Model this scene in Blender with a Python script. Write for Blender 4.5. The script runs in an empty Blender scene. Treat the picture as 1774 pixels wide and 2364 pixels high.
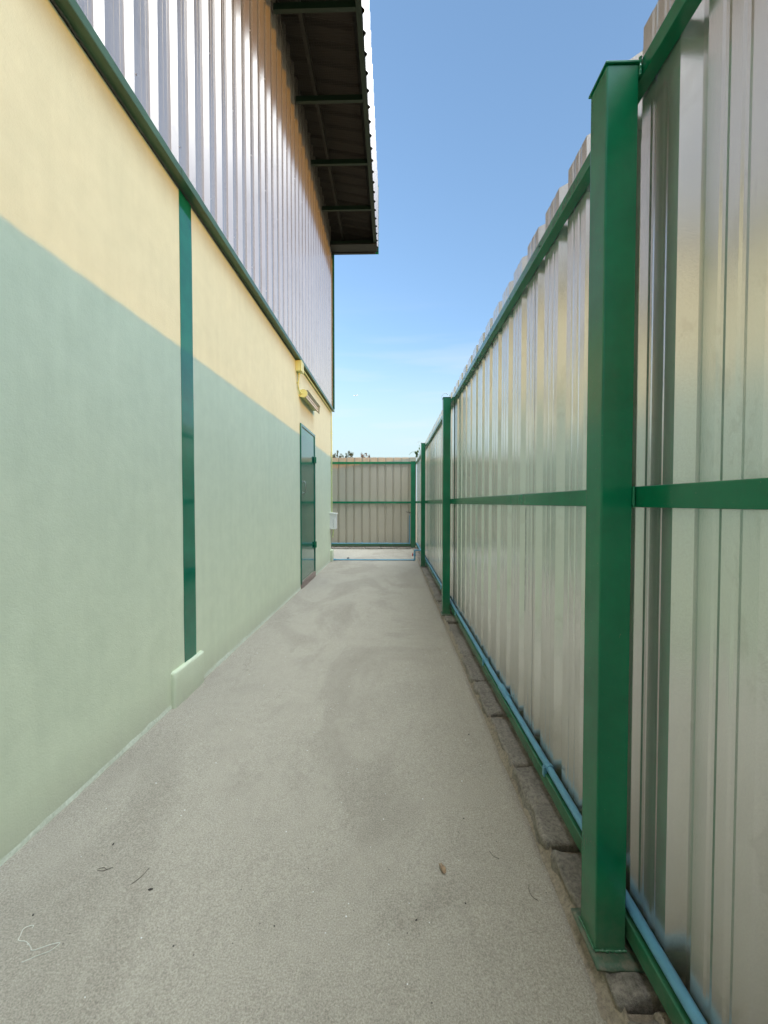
import bpy, bmesh, math, random
from mathutils import Vector, Matrix, noise
random.seed(7)
scene = bpy.context.scene
C = scene.collection

# ------------------------------------------------------------------ materials
def new_mat(name):
    m = bpy.data.materials.new(name); m.use_nodes = True
    nt = m.node_tree; b = nt.nodes['Principled BSDF']
    return m, nt, b

def N(nt, t, **kw):
    n = nt.nodes.new(t)
    for k, v in kw.items():
        if k in n.inputs.keys(): n.inputs[k].default_value = v
        else: setattr(n, k, v)
    return n

def noise_tex(nt, scale, detail=4, rough=0.55, vec=None, dist=0.0):
    n = N(nt, 'ShaderNodeTexNoise'); n.inputs['Scale'].default_value = scale
    n.inputs['Detail'].default_value = detail; n.inputs['Roughness'].default_value = rough
    n.inputs['Distortion'].default_value = dist
    if vec: nt.links.new(vec, n.inputs['Vector'])
    return n

def world_pos(nt, scale=(1, 1, 1)):
    g = N(nt, 'ShaderNodeNewGeometry'); mp = N(nt, 'ShaderNodeMapping')
    mp.inputs['Scale'].default_value = scale
    nt.links.new(g.outputs['Position'], mp.inputs['Vector'])
    return mp.outputs['Vector']

def ramp(nt, fac, stops):
    r = N(nt, 'ShaderNodeValToRGB'); cr = r.color_ramp
    while len(cr.elements) < len(stops): cr.elements.new(0.5)
    for e, (p, c) in zip(cr.elements, stops):
        e.position = p; e.color = (*c, 1) if len(c) == 3 else c
    nt.links.new(fac, r.inputs['Fac']); return r.outputs['Color']

def mix(nt, fac, a, b, mode='MIX'):
    m = N(nt, 'ShaderNodeMix'); m.data_type = 'RGBA'; m.blend_type = mode
    for s, v in ((m.inputs[0], fac), (m.inputs[6], a), (m.inputs[7], b)):
        if hasattr(v, 'links'): nt.links.new(v, s)
        elif isinstance(v, (int, float)): s.default_value = v
        else: s.default_value = (*v, 1)
    return m.outputs[2]

def bump(nt, b, chain):
    prev = None
    for h, strength, dist in chain:
        n = N(nt, 'ShaderNodeBump'); n.inputs['Strength'].default_value = strength
        n.inputs['Distance'].default_value = dist
        nt.links.new(h, n.inputs['Height'])
        if prev: nt.links.new(prev, n.inputs['Normal'])
        prev = n.outputs['Normal']
    nt.links.new(prev, b.inputs['Normal'])

M = {}
def mat_plaster():
    m, nt, b = new_mat('plaster_paint'); p = world_pos(nt)
    big = noise_tex(nt, 1.1, 5, .6, p); med = noise_tex(nt, 9, 4, .6, p); fine = noise_tex(nt, 170, 3, .6, p)
    dr = noise_tex(nt, 1.0, 4, .6, world_pos(nt, (14, 14, .9)))
    c = ramp(nt, big.outputs['Fac'], [(.3, (.585, .645, .475)), (.7, (.645, .695, .51))])
    c = mix(nt, .16, c, ramp(nt, med.outputs['Fac'], [(.3, (.42, .50, .36)), (.7, (.72, .80, .60))]))
    c = mix(nt, .06, c, ramp(nt, dr.outputs['Fac'], [(.35, (.36, .42, .30)), (.6, (.68, .75, .55))]))
    # splash dust near the floor
    sx = N(nt, 'ShaderNodeSeparateXYZ'); nt.links.new(p, sx.inputs[0])
    mr = N(nt, 'ShaderNodeMapRange'); mr.inputs[1].default_value = .0; mr.inputs[2].default_value = .22
    mr.inputs[3].default_value = .8; mr.inputs[4].default_value = 0
    nt.links.new(sx.outputs['Z'], mr.inputs[0])
    mm = N(nt, 'ShaderNodeMath', operation='MULTIPLY'); nt.links.new(mr.outputs[0], mm.inputs[0]); nt.links.new(med.outputs['Fac'], mm.inputs[1])
    c = mix(nt, mm.outputs[0], c, (.36, .36, .28))
    nt.links.new(c, b.inputs['Base Color'])
    b.inputs['Roughness'].default_value = .62; b.inputs['Specular IOR Level'].default_value = .35
    g2 = noise_tex(nt, 38, 5, .7, p, .6)
    bump(nt, b, [(big.outputs['Fac'], .5, .014), (g2.outputs['Fac'], .32, .004), (fine.outputs['Fac'], .7, .0018)])
    return m
M['plaster'] = mat_plaster()

def mat_plaster_lip():
    m, nt, b = new_mat('plaster_edge'); p = world_pos(nt)
    n = noise_tex(nt, 60, 5, .7, p)
    nt.links.new(ramp(nt, n.outputs['Fac'], [(.3, (.45, .50, .38)), (.7, (.66, .70, .58))]), b.inputs['Base Color'])
    b.inputs['Roughness'].default_value = .7
    bump(nt, b, [(n.outputs['Fac'], .9, .004)])
    return m
M['lip'] = mat_plaster_lip()

def mat_green(name, col, rough, wav=.25):
    m, nt, b = new_mat(name); p = world_pos(nt)
    n = noise_tex(nt, 5, 5, .6, p); f = noise_tex(nt, 130, 3, .5, p)
    br = noise_tex(nt, 22, 3, .5, world_pos(nt, (1, 1, .15)))
    lo = tuple(x * .82 for x in col); hi = tuple(min(1, x * 1.15) for x in col)
    c = ramp(nt, n.outputs['Fac'], [(.3, lo), (.7, hi)])
    spk = noise_tex(nt, 210, 2, .5, p)
    c = mix(nt, ramp(nt, spk.outputs['Fac'], [(.74, (0, 0, 0)), (.78, (.5, .5, .5))]), c, (.25, .3, .25))
    # road dust clinging to the foot and a few chipped spots
    sx = N(nt, 'ShaderNodeSeparateXYZ'); nt.links.new(p, sx.inputs[0]); dn = noise_tex(nt, 28, 5, .7, p)
    mr = N(nt, 'ShaderNodeMapRange'); mr.inputs[1].default_value = .05; mr.inputs[2].default_value = .30; mr.inputs[3].default_value = .55; mr.inputs[4].default_value = 0
    nt.links.new(sx.outputs['Z'], mr.inputs[0]); mu = N(nt, 'ShaderNodeMath', operation='MULTIPLY'); nt.links.new(mr.outputs[0], mu.inputs[0]); nt.links.new(dn.outputs['Fac'], mu.inputs[1])
    c = mix(nt, mu.outputs[0], c, (.20, .17, .12))
    ch = noise_tex(nt, 46, 3, .6, p, .8); c = mix(nt, ramp(nt, ch.outputs['Fac'], [(.755, (0, 0, 0)), (.765, (.8, .8, .8))]), c, (.17, .13, .10))
    nt.links.new(c, b.inputs['Base Color'])
    rr = N(nt, 'ShaderNodeMapRange'); rr.inputs[3].default_value = rough * .8; rr.inputs[4].default_value = rough * 1.3
    nt.links.new(n.outputs['Fac'], rr.inputs[0]); nt.links.new(rr.outputs[0], b.inputs['Roughness'])
    b.inputs['Specular IOR Level'].default_value = .5
    bump(nt, b, [(br.outputs['Fac'], wav, .004), (f.outputs['Fac'], wav, .0006)])
    return m
M['green'] = mat_green('green_gloss_paint', (.003, .155, .068), .20)
def mat_plate():
    m = mat_green('dusty_green_plate', (.010, .085, .045), .5, .5); nt = m.node_tree; b = nt.nodes['Principled BSDF']; p = world_pos(nt)
    n = noise_tex(nt, 34, 5, .7, p); src = b.inputs['Base Color'].links[0].from_socket
    c = mix(nt, ramp(nt, n.outputs['Fac'], [(.45, (0, 0, 0)), (.66, (.8, .8, .8))]), src, (.20, .16, .115)); nt.links.new(c, b.inputs['Base Color'])
    return m
M['plate'] = mat_plate()
M['green_flash'] = mat_green('green_coated_steel', (.055, .135, .085), .35)
M['green_door'] = mat_green('green_door_paint', (.006, .125, .078), .11, .10)
M['green_strip'] = mat_green('green_wall_stripe_paint', (.005, .15, .082), .08, .10)
for _k in ('green_door', 'green_strip'):
    _b = M[_k].node_tree.nodes['Principled BSDF']; _b.inputs['Coat Weight'].default_value = .28; _b.inputs['Coat Roughness'].default_value = .05; _b.inputs['Coat IOR'].default_value = 1.6
M['green_dark'] = mat_green('dark_green_steel', (.002, .016, .007), .5)

def mat_sheet(name, col, metallic, rough, warm=False):
    m, nt, b = new_mat(name); p = world_pos(nt)
    n = noise_tex(nt, 1.6, 4, .6, p); f = noise_tex(nt, 320, 2, .5, p)
    st = noise_tex(nt, 1, 4, .6, world_pos(nt, (30, 30, 1.2)))
    c = ramp(nt, n.outputs['Fac'], [(.3, tuple(x * .95 for x in col)), (.7, tuple(min(1, x * 1.04) for x in col))])
    c = mix(nt, .06, c, ramp(nt, st.outputs['Fac'], [(.3, tuple(x * .8 for x in col)), (.65, col)]))
    # spangle-like fine grain and rare scuffs
    c = mix(nt, .14, c, ramp(nt, f.outputs['Fac'], [(.35, tuple(x * .6 for x in col)), (.65, tuple(min(1, x * 1.2) for x in col))]))
    # wind-blown dust and rain splash on the lowest hand's breadth, plus faint dried water marks
    sm = noise_tex(nt, 6, 5, .7, world_pos(nt, (1, 1, .5)), .6); sx = N(nt, 'ShaderNodeSeparateXYZ'); nt.links.new(p, sx.inputs[0])
    mr = N(nt, 'ShaderNodeMapRange'); mr.inputs[1].default_value = 0; mr.inputs[2].default_value = .45; mr.inputs[3].default_value = .9; mr.inputs[4].default_value = 0
    nt.links.new(sx.outputs['Z'], mr.inputs[0]); mu = N(nt, 'ShaderNodeMath', operation='MULTIPLY'); nt.links.new(mr.outputs[0], mu.inputs[0]); nt.links.new(sm.outputs['Fac'], mu.inputs[1])
    wm = ramp(nt, sm.outputs['Fac'], [(.56, (0, 0, 0)), (.60, (.16, .16, .16)), (.66, (.05, .05, .05))])
    c = mix(nt, wm, c, (.36, .34, .29)); c = mix(nt, mu.outputs[0], c, (.30, .25, .18))
    nt.links.new(c, b.inputs['Base Color'])
    b.inputs['Metallic'].default_value = metallic
    rr = N(nt, 'ShaderNodeMapRange'); rr.inputs[3].default_value = rough * .95; rr.inputs[4].default_value = rough * 1.06
    nt.links.new(st.outputs['Fac'], rr.inputs[0]); nt.links.new(rr.outputs[0], b.inputs['Roughness'])
    oc = noise_tex(nt, 3.2, 2, .4, world_pos(nt, (1, 1, .35)))
    bump(nt, b, [(oc.outputs['Fac'], .25, .006), (f.outputs['Fac'], .25, .0005)])
    return m
M['sheet'] = mat_sheet('coated_steel_sheet', (.77, .765, .745), .78, .22)
M['clad'] = mat_sheet('zinc_coated_cladding', (.68, .64, .575), .72, .19)
M['sheet_end'] = mat_sheet('coated_steel_sheet_shade_tint', (.50, .445, .355), .35, .30)  # same sheet metal as the fence, far-end shade put into a darker colour

def mat_concrete():
    m, nt, b = new_mat('path_concrete'); p = world_pos(nt)
    big = noise_tex(nt, .8, 6, .62, p, .5); med = noise_tex(nt, 3.6, 6, .68, p, .4)
    fine = noise_tex(nt, 215, 5, .78, p); grit = noise_tex(nt, 330, 2, .6, p); mid = noise_tex(nt, 24, 5, .7, p)
    c = ramp(nt, big.outputs['Fac'], [(.28, (.29, .262, .215)), (.5, (.375, .345, .288)), (.72, (.42, .388, .325))])
    c = mix(nt, .50, c, ramp(nt, med.outputs['Fac'], [(.28, (.175, .155, .125)), (.46, (.365, .335, .28)), (.72, (.475, .445, .38))]))
    # soft brown-grey stains: large wandering patches with a feathered ragged rim
    pt = noise_tex(nt, 1.15, 5, .62, world_pos(nt, (1.1, .62, 1)), 1.1)
    c = mix(nt, ramp(nt, pt.outputs['Fac'], [(.49, (0, 0, 0)), (.56, (.5, .5, .5)), (.68, (.9, .9, .9))]), c, (.16, .132, .10))
    p2 = noise_tex(nt, 2.3, 5, .65, world_pos(nt, (1.2, .5, 1)), .9)
    c = mix(nt, ramp(nt, p2.outputs['Fac'], [(.60, (0, 0, 0)), (.74, (.55, .55, .55))]), c, (.46, .435, .375))
    sx = N(nt, 'ShaderNodeSeparateXYZ'); nt.links.new(p, sx.inputs[0])
    def band(x0, x1, top, tex, gain, col, c):
        mr = N(nt, 'ShaderNodeMapRange'); mr.inputs[1].default_value = x0; mr.inputs[2].default_value = x1
        mr.inputs[3].default_value = 0; mr.inputs[4].default_value = top
        nt.links.new(sx.outputs['X'], mr.inputs[0])
        mm = N(nt, 'ShaderNodeMath', operation='MULTIPLY'); nt.links.new(mr.outputs[0], mm.inputs[0]); nt.links.new(tex, mm.inputs[1])
        m2 = N(nt, 'ShaderNodeMath', operation='MULTIPLY'); nt.links.new(mm.outputs[0], m2.inputs[0]); m2.inputs[1].default_value = gain
        return mix(nt, m2.outputs[0], c, col)
    c = band(.10, .55, .55, med.outputs['Fac'], 1.7, (.26, .20, .135), c)      # tan dust along the curb
    c = band(-.85, -1.34, .5, med.outputs['Fac'], 1.6, (.19, .18, .16), c)     # greyer gritty margin by the wall
    c = mix(nt, .22, c, ramp(nt, mid.outputs['Fac'], [(.34, (.18, .165, .135)), (.5, (.35, .325, .27)), (.68, (.50, .475, .41))]))
    c = mix(nt, .48, c, ramp(nt, fine.outputs['Fac'], [(.34, (.07, .062, .05)), (.48, (.35, .325, .275)), (.64, (.68, .65, .57))]))
    c = mix(nt, ramp(nt, grit.outputs['Fac'], [(.68, (0, 0, 0)), (.76, (.4, .4, .4))]), c, (.50, .48, .42))
    v = N(nt, 'ShaderNodeTexVoronoi'); v.inputs['Scale'].default_value = 30; v.inputs['Randomness'].default_value = 1
    nt.links.new(p, v.inputs['Vector'])
    pk = noise_tex(nt, 6, 2, .5, p)
    pf = N(nt, 'ShaderNodeMath', operation='LESS_THAN'); nt.links.new(v.outputs['Distance'], pf.inputs[0]); pf.inputs[1].default_value = .07
    pm = N(nt, 'ShaderNodeMath', operation='GREATER_THAN'); nt.links.new(pk.outputs['Fac'], pm.inputs[0]); pm.inputs[1].default_value = .57
    pp = N(nt, 'ShaderNodeMath', operation='MULTIPLY'); nt.links.new(pf.outputs[0], pp.inputs[0]); nt.links.new(pm.outputs[0], pp.inputs[1])
    c = mix(nt, pp.outputs[0], c, (.11, .095, .075))
    # hairline cracks
    vc = N(nt, 'ShaderNodeTexVoronoi', feature='DISTANCE_TO_EDGE'); vc.inputs['Scale'].default_value = .55
    dn = noise_tex(nt, 5, 4, .7, p); wp_ = N(nt, 'ShaderNodeVectorMath', operation='MULTIPLY_ADD')
    nt.links.new(dn.outputs['Color'], wp_.inputs[0]); wp_.inputs[1].default_value = (.35, .35, 0); nt.links.new(p, wp_.inputs[2]); nt.links.new(wp_.outputs[0], vc.inputs['Vector'])
    ck = N(nt, 'ShaderNodeMapRange'); ck.inputs[1].default_value = 0; ck.inputs[2].default_value = .0035; ck.inputs[3].default_value = .55; ck.inputs[4].default_value = 0
    nt.links.new(vc.outputs['Distance'], ck.inputs[0])
    cm = N(nt, 'ShaderNodeMath', operation='MULTIPLY'); nt.links.new(ck.outputs[0], cm.inputs[0]); nt.links.new(ramp(nt, big.outputs['Fac'], [(.5, (0, 0, 0)), (.58, (1, 1, 1))]), cm.inputs[1])
    c = mix(nt, cm.outputs[0], c, (.12, .10, .08))
    c = mix(nt, 1.0, c, (.90, .868, .81), 'MULTIPLY'); c = mix(nt, .06, c, (1, .98, .93))
    nt.links.new(c, b.inputs['Base Color'])
    b.inputs['Roughness'].default_value = .9; b.inputs['Specular IOR Level'].default_value = .2
    tr = noise_tex(nt, 11, 5, .65, world_pos(nt, (2.2, .6, 1)), .9)
    bump(nt, b, [(tr.outputs['Fac'], .55, .010), (mid.outputs['Fac'], .4, .004), (fine.outputs['Fac'], .9, .003), (grit.outputs['Fac'], .5, .0008)])
    return m
M['concrete'] = mat_concrete()

def mat_block(name, a, c2, sc=1.0):
    m, nt, b = new_mat(name); p = world_pos(nt)
    n = noise_tex(nt, 7, 6, .7, p); f = noise_tex(nt, 75, 4, .75, p); g = noise_tex(nt, 190, 2, .6, p)
    c = ramp(nt, n.outputs['Fac'], [(.25, a), (.7, c2)])
    c = mix(nt, .5, c, ramp(nt, f.outputs['Fac'], [(.3, tuple(x * .35 for x in a)), (.55, c2), (.78, tuple(min(1, x * 1.6) for x in c2))]))
    c = mix(nt, ramp(nt, g.outputs['Fac'], [(.68, (0, 0, 0)), (.76, (.5, .5, .5))]), c, (.45, .43, .38))
    nt.links.new(c, b.inputs['Base Color']); b.inputs['Roughness'].default_value = .93
    bump(nt, b, [(n.outputs['Fac'], .8, .012), (f.outputs['Fac'], 1.0, .006), (g.outputs['Fac'], .8, .002)])
    return m
M['block'] = mat_block('weathered_block', (.10, .085, .07), (.30, .265, .22))
M['mortar'] = mat_block('sandy_mortar', (.20, .16, .115), (.33, .275, .205))
M['sill'] = mat_block('rough_brown_threshold', (.17, .12, .095), (.34, .27, .23))

def mat_simple(name, col, rough=.5, metallic=0.0, var=.12, sc=30, bs=.2, bd=.001):
    m, nt, b = new_mat(name); p = world_pos(nt)
    n = noise_tex(nt, sc, 4, .6, p)
    nt.links.new(ramp(nt, n.outputs['Fac'], [(.3, tuple(x * (1 - var) for x in col)), (.7, tuple(min(1, x * (1 + var)) for x in col))]), b.inputs['Base Color'])
    b.inputs['Roughness'].default_value = rough; b.inputs['Metallic'].default_value = metallic
    bump(nt, b, [(n.outputs['Fac'], bs, bd)])
    return m
M['pvc'] = mat_simple('blue_pvc', (.115, .31, .44), .38, 0, .12, 14)
M['yellow'] = mat_simple('cream_painted_conduit', (.60, .66, .30), .4, 0, .06)
M['white'] = mat_simple('white_enamel', (.74, .74, .71), .35, 0, .05)
M['ink'] = mat_simple('dark_ink', (.03, .045, .04), .6)
M['steel'] = mat_simple('brushed_steel', (.42, .42, .40), .35, .8)
M['red'] = mat_simple('red_plastic', (.45, .03, .02), .4)
M['black'] = mat_simple('black_iron', (.02, .02, .02), .45, .3)
M['tube'] = mat_simple('milky_tube_glass', (.80, .80, .76), .15)
M['reflector'] = mat_simple('lamp_reflector', (.34, .40, .34), .4, .1)
M['leafdry'] = mat_simple('dry_leaf', (.30, .20, .115), .75, 0, .35, 90, .6, .002)
M['soil'] = mat_simple('dark_soil_crumb', (.035, .03, .025), .9)
M['twig'] = mat_simple('dry_twig', (.09, .075, .055), .9)
M['thread'] = mat_simple('pale_thread', (.62, .62, .55), .7)
M['bark'] = mat_simple('bark', (.15, .11, .075), .9, 0, .3, 25, .8, .01)
M['foliage'] = mat_simple('foliage_olive', (.075, .095, .03), .6, 0, .45, 9)
M['foliage_rust'] = mat_simple('foliage_rusty', (.14, .075, .03), .65, 0, .4, 9)
M['vine'] = mat_simple('vine_leaf', (.07, .13, .025), .5, 0, .3, 30)
M['ground'] = mat_simple('dry_earth', (.22, .18, .11), .95, 0, .35, 1.2, .6, .05)
M['plane'] = mat_simple('white_fuselage', (.8, .78, .76), .4)
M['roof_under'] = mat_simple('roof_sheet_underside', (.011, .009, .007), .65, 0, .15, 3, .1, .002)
M['wire'] = mat_simple('dark_wire', (.02, .018, .015), .6)
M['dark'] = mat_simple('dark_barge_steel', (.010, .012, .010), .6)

# ------------------------------------------------------------------ mesh helpers
class MB:
    def __init__(s): s.v = []; s.f = []; s.sm = []
    def add(s, vs, fs, smooth=False):
        o = len(s.v); s.v += [tuple(v) for v in vs]
        s.f += [tuple(i + o for i in f) for f in fs]; s.sm += [smooth] * len(fs)
        return s
    def box(s, x0, x1, y0, y1, z0, z1, bev=0.0):
        if bev <= 0:
            vs = [(x, y, z) for z in (z0, z1) for y in (y0, y1) for x in (x0, x1)]
            return s.add(vs, [(0, 2, 3, 1), (4, 5, 7, 6), (0, 1, 5, 4), (1, 3, 7, 5), (3, 2, 6, 7), (2, 0, 4, 6)])
        bm = bmesh.new(); bmesh.ops.create_cube(bm, size=1)
        for v in bm.verts:
            v.co = Vector(((x0 + x1) / 2 + v.co.x * (x1 - x0), (y0 + y1) / 2 + v.co.y * (y1 - y0), (z0 + z1) / 2 + v.co.z * (z1 - z0)))
        bmesh.ops.bevel(bm, geom=list(bm.edges), offset=bev, segments=3, profile=.5, affect='EDGES')
        bm.verts.index_update()
        s.add([v.co[:] for v in bm.verts], [[v.index for v in f.verts] for f in bm.faces], False)
        bm.free(); return s
    def tube(s, pts, r, n=14, caps=True, radii=None):
        P = [Vector(p) for p in pts]; rings = []
        for i, p in enumerate(P):
            t = (P[min(i + 1, len(P) - 1)] - P[max(i - 1, 0)]).normalized()
            a = Vector((0, 0, 1)) if abs(t.z) < .9 else Vector((1, 0, 0))
            u = t.cross(a).normalized(); w = t.cross(u).normalized()
            rr = radii[i] if radii else r
            rings.append([p + (u * math.cos(2 * math.pi * k / n) + w * math.sin(2 * math.pi * k / n)) * rr for k in range(n)])
        vs = [v for ring in rings for v in ring]; fs = []
        for i in range(len(P) - 1):
            for k in range(n):
                fs.append((i * n + k, i * n + (k + 1) % n, (i + 1) * n + (k + 1) % n, (i + 1) * n + k))
        s.add(vs, fs, True)
        if caps:
            s.add(rings[0], [tuple(range(n))]); s.add(rings[-1], [tuple(range(n))[::-1]])
        return s
    def prism(s, poly, axis, a0, a1, smooth=False, caps=True):
        """closed 2-D polygon extruded along an axis (0,1,2)"""
        def P(q, a):
            l = [q[0], q[1]]; l.insert(axis, a); return l
        n = len(poly); vs = [P(q, a0) for q in poly] + [P(q, a1) for q in poly]
        fs = [(i, (i + 1) % n, n + (i + 1) % n, n + i) for i in range(n)]
        s.add(vs, fs, smooth)
        if caps: s.add(vs[:n], [tuple(range(n))]); s.add(vs[n:], [tuple(range(n))])
        return s
    def build(s, name, mat, parent=None, **props):
        me = bpy.data.meshes.new(name); me.from_pydata(s.v, [], s.f); me.update()
        for p, sm in zip(me.polygons, s.sm): p.use_smooth = sm
        bm = bmesh.new(); bm.from_mesh(me); bmesh.ops.recalc_face_normals(bm, faces=bm.faces); bm.to_mesh(me); bm.free()
        me.materials.append(mat)
        o = bpy.data.objects.new(name, me); C.objects.link(o)
        if parent:
            o.parent = parent
            o.matrix_parent_inverse = Matrix.Translation(parent.location).inverted() if parent.type == 'EMPTY' else Matrix.Identity(4)
        for k, v in props.items(): o[k] = v
        return o

def thing(name, label, cat, loc=(0, 0, 0), group=None):
    o = bpy.data.objects.new(name, None); C.objects.link(o); o.location = loc
    o.empty_display_size = .1
    o['label'] = label; o['category'] = cat
    if group: o['group'] = group
    return o

def rib_profile(a0, a1, pitch, far_edge, depth, slope=.028, trough=.024, stiff=.0011):
    """(s, d) pairs: pans at d=0, ribs at d=depth; a rib ends at far_edge + k*pitch"""
    out = [(a0, None)]
    k0 = int(math.floor((a0 - far_edge) / pitch)) - 1
    k1 = int(math.ceil((a1 - far_edge) / pitch)) + 1
    w = 2 * slope + trough; pan = pitch - w
    pts = []
    for k in range(k0, k1 + 1):
        e = far_edge + k * pitch
        pts += [(e - w, 0), (e - w + slope, depth), (e - slope, depth), (e, 0)]
        for c in (pan * .33, pan * .67):
            pts += [(e + c - .011, 0), (e + c - .004, stiff), (e + c + .004, stiff), (e + c + .011, 0)]
    pts.sort()
    def at(a):
        for (s0, d0), (s1, d1) in zip(pts, pts[1:]):
            if s0 <= a <= s1: return d0 + (d1 - d0) * (a - s0) / max(1e-9, s1 - s0)
        return 0
    return [(a0, at(a0))] + [p for p in pts if a0 < p[0] < a1] + [(a1, at(a1))]

def sheet_mesh(prof, fn, thick=.0009):
    """prof (s,d); fn(s,d,end)->xyz ; two skins"""
    mb = MB(); n = len(prof)
    A = [fn(s, d, 0) for s, d in prof]; B = [fn(s, d, 1) for s, d in prof]
    A2 = [fn(s, d + thick, 0) for s, d in prof]; B2 = [fn(s, d + thick, 1) for s, d in prof]
    vs = A + B + A2 + B2; fs = []
    for i in range(n - 1):
        fs.append((i, i + 1, n + i + 1, n + i)); fs.append((2 * n + i, 3 * n + i, 3 * n + i + 1, 2 * n + i + 1))
        fs.append((i, 2 * n + i, 2 * n + i + 1, i + 1)); fs.append((n + i, n + i + 1, 3 * n + i + 1, 3 * n + i))
    fs.append((0, n, 3 * n, 2 * n)); fs.append((n - 1, 3 * n - 1, 4 * n - 1, 2 * n - 1))
    return mb.add(vs, fs)

# ------------------------------------------------------------------ setting
R = 3000
MB().add([(-R, -R, -.06), (R, -R, -.06), (R, R, -.06), (-R, R, -.06)], [(0, 1, 2, 3)]).build('ground', M['ground'], kind='structure')

def floor_z(x, y):
    z = -.0022 * max(0, y - 1)
    z += .006 * (noise.noise(Vector((x * .9, y * .6, 3))))
    z += .0022 * noise.noise(Vector((x * 4, y * 3, 9)))
    return z
mb = MB()
xs = [-5.0, -3.5, -2.4, -1.9, -1.6] + [-1.45 + i * .05 for i in range(41)]
ys = [-9 + i * .5 for i in range(18)] + [i * .05 for i in range(0, 214)]
nx = len(xs)
vs = []
for y in ys:
    for i, x in enumerate(xs):
        xx = x
        if i == nx - 1: xx = .545 + .012 * noise.noise(Vector((0, y * 2.2, 1))) - .03 * max(0, 1.3 - abs(y - .2)) * .6
        z = floor_z(xx, y)
        if i == nx - 1: z -= .0
        if i == nx - 2: z += .006 + .005 * noise.noise(Vector((1, y * 9, 4)))
        vs.append((xx, y, z))
fs = [(j * nx + i, j * nx + i + 1, (j + 1) * nx + i + 1, (j + 1) * nx + i) for j in range(len(ys) - 1) for i in range(nx - 1)]
n0 = len(vs)
for j, y in enumerate(ys): vs.append((vs[j * nx + nx - 1][0] + .004, y, -.08))
fs += [(j * nx + nx - 1, n0 + j, n0 + j + 1, (j + 1) * nx + nx - 1) for j in range(len(ys) - 1)]
mb.add(vs, fs, True); mb.build('path', M['concrete'], kind='structure')

# ------------------------------------------------------------------ building
bd = thing('building', 'tall yellow-green plastered shed with corrugated metal upper wall and deep eave', 'building', (-1.35, 0, 0))
Y0, Y1, WX = -8.0, 8.36, -1.35
mb = MB(); mb.box(-6, WX, Y0, Y1, -.12, 3.222); mb.build('wall', M['plaster'], bd)
# uneven plaster lip at the foot
mb = MB(); vs = []; yy = Y0; ysl = []
while yy < Y1: ysl.append(yy); yy += .5 if yy < .4 else .018
for y in ysl:
    h = .006 + .012 * abs(noise.noise(Vector((y * 6, 2, 0)))) + .01 * max(0, noise.noise(Vector((y * 19, 5, 0))))
    w = .004 + .009 * abs(noise.noise(Vector((y * 8, 7, 0)))) + .006 * max(0, noise.noise(Vector((y * 30, 1, 0))))
    vs += [(WX + .0005, y, h + .012), (WX + w * .6, y, h), (WX + w, y, -.025)]
fs = []
for j in range(len(ysl) - 1):
    for i in range(2): fs.append((j * 3 + i, j * 3 + i + 1, j * 3 + i + 4, j * 3 + i + 3))
mb.add(vs, fs, True); mb.build('plaster_edge', M['lip'], bd)
# green painted column stripe with slightly hand-cut edges
mb = MB(); vs = []; n = 60
for i in range(n + 1):
    z = .20 + (3.228 - .20) * i / n
    a = 2.440 + .0035 * noise.noise(Vector((z * 3, 0, 0))) ; b_ = 2.588 + .0035 * noise.noise(Vector((z * 3, 9, 0)))
    vs += [(WX + .0005, a, z), (WX + .003, a + .0015, z), (WX + .003, b_ - .0015, z), (WX + .0005, b_, z)]
fs = [(i * 4 + k, i * 4 + k + 1, i * 4 + k + 5, i * 4 + k + 4) for i in range(n) for k in range(3)]
mb.add(vs, fs); mb.build('column_stripe', M['green_strip'], bd)
# pads at the column foot and at the corner
def pad(y0, y1, h, d, seed):
    mb = MB(); bm = bmesh.new(); bmesh.ops.create_cube(bm, size=1)
    for v in bm.verts:
        v.co = Vector((WX - .03 + (v.co.x + .5) * (d + .03), (y0 + y1) / 2 + v.co.y * (y1 - y0), -.03 + (v.co.z + .5) * (h + .03)))
    bmesh.ops.bevel(bm, geom=list(bm.edges), offset=.016, segments=4, profile=.5, affect='EDGES')
    bmesh.ops.subdivide_edges(bm, edges=list(bm.edges), cuts=5, use_grid_fill=True)
    for v in bm.verts:
        v.co += Vector((1, 1, 1)) * .005 * noise.noise(v.co * 11 + Vector((seed, 0, 0)))
    bm.verts.index_update()
    mb.add([v.co[:] for v in bm.verts], [[v.index for v in f.verts] for f in bm.faces], True); bm.free()
    return mb.build('footing_pad', M['plaster'], bd)
pad(2.285, 2.655, .215, .028, 1)
pad(8.22, 8.385, .235, .05, 5)

# flashing over the plaster
def flashing(y0, y1, dx=0):
    mb = MB()
    x = dx
    poly = [(-1.352, 3.240), (-1.283 + x, 3.224), (-1.279 + x, 3.222), (-1.277 + x, 3.226), (-1.281 + x, 3.276), (-1.285 + x, 3.279), (-1.330, 3.300), (-1.352, 3.300)]
    mb.prism(poly, 1, y0, y1)
    return mb.build('flashing', M['green_flash'], bd)
flashing(Y0, 2.36); flashing(2.345, 5.4, .002); flashing(5.38, 8.43)
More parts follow.
